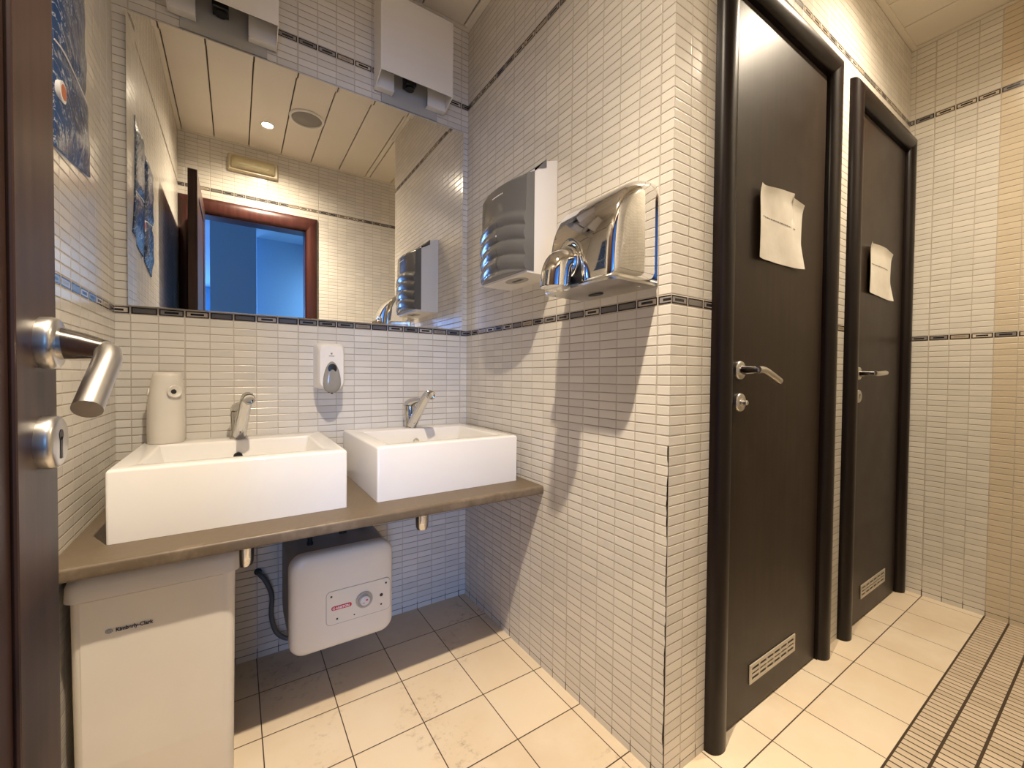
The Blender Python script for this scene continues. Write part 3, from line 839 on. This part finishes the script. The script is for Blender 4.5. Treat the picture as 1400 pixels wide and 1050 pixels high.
text_mesh('badge_text', 'ARISTON', 0.0098, M['white'], bd, (-0.6130,-0.3104,0.2600), (1,0,0), (0,0,1), 0.0003, 0.0002)
bm = bm_new()
for k in range(10):
    a0, a1 = math.radians(45+27*k), math.radians(45+27*(k+1))
    q = [(-0.6185+r*math.cos(a), -0.3105, 0.2635+r*math.sin(a)) for r, a in ((0.0042,a0),(0.0042,a1),(0.0029,a1),(0.0029,a0))]
    bm.faces.new([bm.verts.new(p) for p in q])
box(bm, -0.6190,-0.6145,-0.3106,-0.3103,0.2628,0.2641)
obj('badge_symbol', bm, M['white'], bd)
for x, y, r, hgt in ((-0.672,-0.20,0.010,0.020),(-0.560,-0.15,0.013,0.030),(-0.485,-0.12,0.013,0.030)):
    bm = bm_new(); lathe(bm, (x,y,hz1-0.006), (0,0,1), [(0,r),(0.010,r),(0.011,r*0.75),(0.006+hgt,r*0.75),(0.006+hgt,0)], 18)
    obj('pipe_stub', bm, M['black'], t, True, 40)
bm = bm_new(); tube(bm, [(-0.809,-0.006,0.305),(-0.806,-0.022,0.303),(-0.790,-0.030,0.282),(-0.771,-0.028,0.225),(-0.772,-0.024,0.150),(-0.757,-0.030,0.090),(-0.722,-0.034,0.058),(-0.690,-0.040,0.075),(-0.675,-0.045,0.136)], 0.0078, 12, 6)
obj('power_cable', bm, M['cable'], t, True, 60)
bm = bm_new(); lathe(bm, (-0.811,-0.0002,0.306), (0,-1,0), [(0,0.0),(0,0.012),(0.006,0.010),(0.008,0)], 18)
obj('cable_gland', bm, M['black'], t, True)

# ---- waste bin under the counter
t = thing('waste_bin', (-1.015, -0.36, 0), 'tall cream plastic waste bin with a lid under the left end of the counter', 'waste bin')
by0, by1 = -0.510, -0.305
bx0, bx1 = -1.158, -0.876
bcx, bcy = (bx0+bx1)/2, (by0+by1)/2
bm = bm_new()
L = [[(bcx+u*s, bcy+v*s, z) for u, v in rrect(bx1-bx0, by1-by0, 0.018, 6)] for z, s in ((0.0,0.955),(0.006,0.965),(0.530,1.0))]
loft(bm, L); bb = obj('bin_body', bm, M['cream'], t, True, 40)
bm = bm_new()
pts = [(-1.1385,0.02),(-0.9015,0.02),(-0.8995,0.5275),(-1.1405,0.5275)]
rings(bm, [[Vector((x,by0+0.012 if z<0.1 else by0+0.004,z)) for x,z in pts],[Vector((x,(by0+0.0045 if z<0.1 else by0-0.0025),z)) for x,z in pts]])
fp = obj('front_panel', bm, M['cream'], t)
bm = bm_new(); L = []
for z, g, r in ((0.5300,0.007,0.022),(0.5312,0.009,0.024),(0.560,0.008,0.024),(0.575,0.003,0.026),(0.584,-0.008,0.028),(0.588,-0.024,0.026)):
    L.append([(bcx+u, bcy+v, z) for u, v in rrect(bx1-bx0+2*g, by1-by0+2*g, r, 6)])
loft(bm, L); obj('lid', bm, M['cream'], t, True, 50)
tx = text_mesh('brand_print', 'Kimberly-Clark', 0.0112, M['ink'], fp, (-1.0865,by0-0.0031,0.4535), (1,0,0), (0,0,1), 0.0003, 0.0003)
me = tx.data; xs = [v.co.x for v in me.vertices]; k = 0.0605/(max(xs)-min(xs)); x0 = min(xs)
for v in me.vertices: v.co.x = x0+(v.co.x-x0)*k
bm = bm_new()
for k in range(3):
    r = 0.0058-0.0019*k
    for s in range(12):
        a0, a1 = 2*PI*s/12, 2*PI*(s+1)/12
        q = [(-1.0965+rr*math.cos(a)*1.05, by0-0.0031-0.0003*k, 0.4575+rr*math.sin(a)*0.85) for rr, a in ((r,a0),(r,a1),(r-0.0010,a1),(r-0.0010,a0))]
        bm.faces.new([bm.verts.new(p) for p in q])
obj('brand_symbol', bm, M['blueink'], fp)

# ---- notices taped to the cubicle doors
def notice(name, pts_top, pts_bot, y, label, tx0, tx1, tz):
    t = thing(name, (pts_bot[0][0], y, pts_bot[0][1]), label, 'notice', 'paper notices on the cubicle doors')
    bm = bm_new(); NX, NZ = 20, 16
    def lerp(ps, s):
        for (s0, x0, z0), (s1, x1, z1) in zip(ps[:-1], ps[1:]):
            if s <= s1 + 1e-9: k = (s-s0)/max(s1-s0,1e-9); return x0+(x1-x0)*k, z0+(z1-z0)*k
        return ps[-1][1:]
    def P(i, j, off):
        s, q = i/NX, j/NZ
        xb, zb = lerp([(k/(len(pts_bot)-1), *p) for k, p in enumerate(pts_bot)], s); xt, zt = lerp([(p[2] if len(p) > 2 else k/(len(pts_top)-1), p[0], p[1]) for k, p in enumerate(pts_top)], s)
        x = xb+(xt-xb)*q; z = zb+(zt-zb)*q
        curl = 0.004 + 0.010*max(0, 1-s*5)**2 + 0.012*max(0,(s-0.8)/0.2)**2*max(0,(0.4-q)/0.4) + 0.0015*math.sin(9*s+4*q) + 0.006*max(0,(q-0.82)/0.18)**2
        return (x, y-curl-off, z)
    for off in (0.0, 0.0006):
        g = [[bm.verts.new(P(i,j,off)) for i in range(NX+1)] for j in range(NZ+1)]
        for j in range(NZ):
            for i in range(NX): bm.faces.new([g[j][i],g[j][i+1],g[j+1][i+1],g[j+1][i]])
        if off == 0: g0 = g
    ring = lambda g: [g[0][i] for i in range(NX)]+[g[j][NX] for j in range(NZ)]+[g[NZ][i] for i in range(NX,0,-1)]+[g[j][0] for j in range(NZ,0,-1)]
    a, b = ring(g0), ring(g)
    for k in range(len(a)): bm.faces.new([a[k],a[(k+1)%len(a)],b[(k+1)%len(a)],b[k]])
    obj('sheet', bm, M['paper'], t, True, 80)
    bm = bm_new(); x = tx0; n = 0
    while x < tx1:
        w = random.uniform(0.006, 0.016)
        q = []
        for xx, zz in ((x,tz-0.002),(x+w,tz-0.002),(x+w,tz+0.002),(x,tz+0.002)):
            i = (xx-pts_bot[0][0])/(pts_bot[-1][0]-pts_bot[0][0])*NX; zb = pts_bot[0][1]; zt2 = pts_top[0][1]
            p = P(i, (zz-zb)/(zt2-zb)*NZ, 0.0009); q.append(bm.verts.new((xx, p[1], zz)))
        bm.faces.new(q); x += w+0.003
    obj('text_line', bm, M['inkgrey'], t)
yd = -B_-0.003
notice('paper_notice', [(0.376,1.556,0.0),(0.610,1.583,0.84),(0.592,1.567,0.85),(0.664,1.559,1.0)], [(0.378,1.347),(0.52,1.350),(0.659,1.352)], yd, 'white paper notice with a torn top corner taped to the nearer cubicle door', 0.412, 0.618, 1.474)
notice('paper_notice', [(1.250,1.550,0.0),(1.45,1.560,0.75),(1.533,1.546,1.0)], [(1.247,1.352),(1.40,1.350),(1.528,1.341)], yd, 'white paper notice taped to the farther cubicle door', 1.30, 1.49, 1.473)

# ---- blue foil packs hanging on the left wall
def pack(outline, z0, z1, label, seed, sticker=False):
    """outline(q) -> (y_left, y_right, dz_left) for q in 0..1 from bottom to top"""
    t = thing('foil_pack', (-W, sum(outline(0.5)[:2])/2, z0), label, 'foil pack', 'blue foil packs hanging on the left wall')
    def P(s, q, back, extra=0.0):
        yl, yr = outline(q); z = z0+(z1-z0)*q
        y = yl+(yr-yl)*s; e = 2*s-1
        z += (-0.032*(1-s)+0.0)*(1-q)**3
        th = 0.004+0.013*max(0, 1-e*e)**0.6*min(1, 9*q, 9*(1-q)+0.15)
        th *= 1-0.45*math.exp(-((q-0.40)/0.035)**2)            # pinched seam between two sachets
        wob = 0.0011*math.sin(9*s+31*q+seed)+0.0009*math.sin(23*q-8*s+seed*2)
        return (-W+(-0.0008 if back else th+max(0, wob)+extra), y, z)
    bm = bm_new(); NY_, NZ_ = 16, 48
    F = [[bm.verts.new(P(j/NY_,i/NZ_,False)) for j in range(NY_+1)] for i in range(NZ_+1)]
    K = [[bm.verts.new(P(j/NY_,i/NZ_,True)) for j in range(NY_+1)] for i in range(NZ_+1)]
    for g in (F, K):
        for i in range(NZ_):
            for j in range(NY_): bm.faces.new([g[i][j],g[i][j+1],g[i+1][j+1],g[i+1][j]])
    ring = lambda g: [g[0][i] for i in range(NY_)]+[g[j][NY_] for j in range(NZ_)]+[g[NZ_][i] for i in range(NY_,0,-1)]+[g[j][0] for j in range(NZ_,0,-1)]
    a, b = ring(F), ring(K)
    for k in range(len(a)): bm.faces.new([a[k],a[(k+1)%len(a)],b[(k+1)%len(a)],b[k]])
    obj('wrapper', bm, M['foil'], t, True, 60)
    bm = bm_new()                                             # slanting fold hem, its highlight put in as a white strip
    pts = [Vector(P(k/10, 0.435-0.055*(k/10), False, 0.0005)) for k in range(11)]
    tube(bm, pts, 0.0016, 8, 1); obj('hem_highlight', bm, M['white'], t, True, 60)
    if sticker:
        cs, cq = 0.085, 0.235
        c = Vector(P(cs, cq, False))
        bm = bm_new(); loft(bm, [[(x, c.y+0.022*math.cos(a)*k, c.z+0.021*math.sin(a)*k) for a in [2*PI*i/20 for i in range(20)]] for x, k in ((c.x-0.006,1.0),(c.x+0.0012,1.0),(c.x+0.0016,0.9))])
        st = obj('oval_sticker', bm, M['white'], t, True, 50)
        bm = bm_new(); loft(bm, [[(x, c.y+0.016*math.cos(a), c.z+0.015*math.sin(a)) for a in [2*PI*i/20 for i in range(20)]] for x in (c.x+0.0012,c.x+0.0020)])
        obj('sticker_print', bm, M['sticker'], st)
pack(lambda q: (-0.497, -0.303+0.050*(1-q)**2.5), 1.480, 1.900, 'blue foil pack with an oval sticker on the left wall beside the door edge', 1, True)
pack(lambda q: (-0.690, -0.530), 1.440, 1.860, 'blue foil pack without a sticker, behind the entrance door, seen only in the mirror', 3, False)

# ---- ceiling fittings
def downlight(x, y, label):
    t = thing('ceiling_spotlight', (x, y, ZC), label, 'ceiling light', 'recessed ceiling spotlights')
    bm = bm_new(); lathe(bm, (x,y,ZC), (0,0,-1), [(-0.012,0.034),(0.0,0.041),(0.003,0.040),(0.004,0.034),(0.001,0.029),(-0.010,0.026)], 32)
    obj('trim_ring', bm, M['lamp'], t, True, 50)
    bm = bm_new(); lathe(bm, (x,y,ZC+0.003), (0,0,-1), [(0,0),(0,0.029),(0.005,0.028),(0.008,0.018),(0.009,0)], 24)
    obj('bulb', bm, M['bulb'], t, True, 60)
SPOTS = [(-0.705,-1.356,'lit round ceiling spotlight seen in the mirror beside the loudspeaker'), (1.010,-1.410,'lit round ceiling spotlight above the nearer cubicle door')]
for x, y, l in SPOTS: downlight(x, y, l)

t = thing('ceiling_speaker', (-0.512,-1.145,ZC), 'round grey loudspeaker grille in the ceiling, seen in the mirror', 'loudspeaker')
bm = bm_new(); lathe(bm, (-0.512,-1.145,ZC), (0,0,-1), [(-0.002,0.088),(0,0.096),(0.006,0.096),(0.010,0.091),(0.010,0.084),(0.006,0.082),(-0.002,0.082)], 48)
obj('speaker_ring', bm, M['lamp'], t, True, 40)
def grille_mat():
    m = NT('speaker_grille'); P = m.xyz()
    a = m.m_('SINE', m.m_('MULTIPLY', P[0], 900.0)); b = m.m_('SINE', m.m_('MULTIPLY', P[1], 900.0))
    f = m.ramp(m.m_('MULTIPLY', a, b), -0.2, 0.4)
    m.base(m.mix(f, (0.16,0.15,0.13), (0.33,0.31,0.28)), 0.5); return m.m
bm = bm_new(); lathe(bm, (-0.512,-1.145,ZC), (0,0,-1), [(-0.004,0.083),(0.003,0.083),(0.0065,0.060),(0.008,0.020),(0.0095,0.012),(0.0095,0)], 48)
obj('grille', bm, grille_mat(), t, True, 40)

t = thing('emergency_light', (-0.770, YE, 2.40), 'rectangular cream emergency light fitting above the entrance doorway, seen in the mirror', 'emergency light')
bm = bm_new(); cxe, cze = -0.768, 2.405
loft(bm, [[(cxe+u, y, cze+v) for u, v in rrect(0.290-2*g, 0.108-2*g, 0.010, 5)] for y, g in ((YE-0.0008,0),(YE+0.020,0),(YE+0.028,0.006))])
obj('housing', bm, M['emer'], t, True, 40)
bm = bm_new()
loft(bm, [[(cxe+u, y, cze+v) for u, v in rrect(0.258-2*g, 0.080-2*g, 0.016, 5)] for y, g in ((YE+0.027,0),(YE+0.044,0.003),(YE+0.052,0.012))])
le = obj('lens', bm, M['lens'], t, True, 40)
bm = bm_new(); tube(bm, [(cxe-0.09,YE+0.036,cze-0.006),(cxe+0.09,YE+0.036,cze-0.006)], 0.007, 12, 2)
obj('tube_lamp', bm, M['white'], le, True)

# ---- the hall beyond the doorway (seen in the mirror)
HY = YE-TH
def hallbox(name, x0, x1, y0, y1, z0, z1, m, lab, cat='wall'):
    bm = bm_new(); box(bm, x0, x1, y0, y1, z0, z1); return struct(obj(name, bm, m), lab, cat)
hallbox('floor_hall', -3.4, 1.0, -8.1, HY, -0.10, -0.002, M['hallfloor'], 'grey floor of the hall beyond the entrance doorway', 'floor')
hallbox('ceiling_hall', -3.4, 1.0, -8.1, HY, 2.62, 2.70, M['hall'], 'blue ceiling of the hall beyond the entrance doorway', 'ceiling')
hallbox('wall_hall_right', 0.05, 0.15, -8.1, HY, -0.1, 2.70, M['hall'], 'blue wall at the side of the hall beyond the doorway', 'wall')
hallbox('wall_hall_recess', -0.66, 0.05, -4.30, -4.20, -0.002, 2.62, M['hall'], 'paler blue wall behind the pillar in the hall', 'wall')
hallbox('wall_hall_pillar', -1.085, -0.69, -3.95, -3.50, -0.002, 2.62, M['hall'], 'blue square pillar in the hall beyond the doorway', 'wall')
hallbox('wall_hall_left', -3.5, -3.4, -8.1, HY, -0.1, 2.70, M['hall'], 'blue wall on the far left side of the hall', 'wall')
WX0, WX1, WZ0, WZ1 = -3.15, -1.70, 0.55, 2.45
bm = bm_new()
box(bm, -3.5, WX0, -8.2, -8.1, -0.1, 2.70); box(bm, WX1, 0.15, -8.2, -8.1, -0.1, 2.70); box(bm, WX0, WX1, -8.2, -8.1, -0.1, WZ0); box(bm, WX0, WX1, -8.2, -8.1, WZ1, 2.70)
struct(obj('wall_hall_back', bm, M['hall']), 'blue wall around the far window of the hall', 'wall')
t = thing('window_fill_added', (0.05,-3.86,0.7), 'narrow window added out of view to light the hall pillar and recess', 'window', kind='structure')  # added window, unseen, to carry a fill light for pillar and recess
bm = bm_new()
for y in (-4.15,-3.61): box(bm, 0.02, 0.05, y, y+0.04, 0.7, 2.3)
for z in (0.7,2.26): box(bm, 0.02, 0.05, -4.11, -3.61, z, z+0.04)
obj('window_frame', bm, M['lamp'], t)
t = thing('window_1', (WX0,-8.1,WZ0), 'bright far window of the hall beyond the doorway', 'window', kind='structure')
bm = bm_new()
for x in (WX0, (WX0+WX1)/2-0.02, WX1-0.04): box(bm, x, x+0.04, -8.16, -8.12, WZ0, WZ1)
for z in (WZ0, WZ1-0.04): box(bm, WX0, WX1, -8.16, -8.12, z, z+0.04)
obj('window_frame', bm, M['lamp'], t)

# ------------------------------------------------------------------ light
def light(name, typ, loc, energy, color, **kw):
    d = bpy.data.lights.new(name, typ); d.energy = energy; d.color = color
    for k, v in kw.items(): setattr(d, k, v)
    o = bpy.data.objects.new(name, d); o.location = loc; COL.objects.link(o); return o
WARM = (1.0, 0.84, 0.64)
def aim(o, tgt): o.rotation_euler = (Vector(tgt)-o.location).to_track_quat('-Z', 'Y').to_euler()
def halogen(x, y, beam, spill):
    """reflector lamp: a bright beam straight down and a weaker wide spill"""
    light('halogen_beam', 'SPOT', (x, y, ZC-0.012), beam, WARM, spot_size=math.radians(104), spot_blend=1.0, shadow_soft_size=0.022)
    light('halogen_spill', 'SPOT', (x, y, ZC-0.012), spill, WARM, spot_size=math.radians(156), spot_blend=1.0, shadow_soft_size=0.022)
halogen(-0.705, -1.356, 178, 84)
halogen(1.010, -1.410, 38, 76)
# daylight through the far hall window
lw = light('window_daylight', 'AREA', ((WX0+WX1)/2,-8.105,(WZ0+WZ1)/2), 215, (0.23,0.46,1.0), shape='RECTANGLE', size=WX1-WX0, size_y=WZ1-WZ0)
lw.rotation_euler = (PI/2, 0, 0)
lh = light('side_fill_light', 'AREA', (0.045,-3.86,1.5), 9, (0.38,0.64,1.0), shape='RECTANGLE', size=0.5, size_y=1.5)  # added fill light for the hall pillar and recess, source out of view
lh.rotation_euler = (PI/2, 0, PI/2)
w = bpy.data.worlds.new('sky'); S.world = w; w.use_nodes = True
bg = w.node_tree.nodes['Background']; bg.inputs[0].default_value = (0.30,0.55,1.0,1); bg.inputs[1].default_value = 0.6

# ------------------------------------------------------------------ camera
cam = bpy.data.cameras.new('camera'); co = bpy.data.objects.new('camera', cam); COL.objects.link(co)
cam.sensor_fit = 'HORIZONTAL'; cam.sensor_width = 36.0; cam.lens = 570.672/1400*36.0; cam.clip_start = 0.005; cam.clip_end = 60
r = Vector((0.83404,-0.55164,0.0088)); u = Vector((0.00345,0.02115,0.99977)); f = Vector((0.5517,0.83382,-0.01955))
co.matrix_world = Matrix(((r.x,u.x,-f.x,-0.87304),(r.y,u.y,-f.y,-1.69684),(r.z,u.z,-f.z,1.0),(0,0,0,1)))
S.camera = co

S.view_settings.view_transform = 'Standard'; S.view_settings.look = 'None'
S.view_settings.exposure = 0.14; S.view_settings.gamma = 1.0; S.view_settings.use_curve_mapping = False
S.cycles.use_denoising = True
S.cycles.max_bounces = 12; S.cycles.diffuse_bounces = 6; S.cycles.glossy_bounces = 6; S.cycles.transmission_bounces = 6
S.cycles.sample_clamp_indirect = 6.0; S.cycles.blur_glossy = 0.3
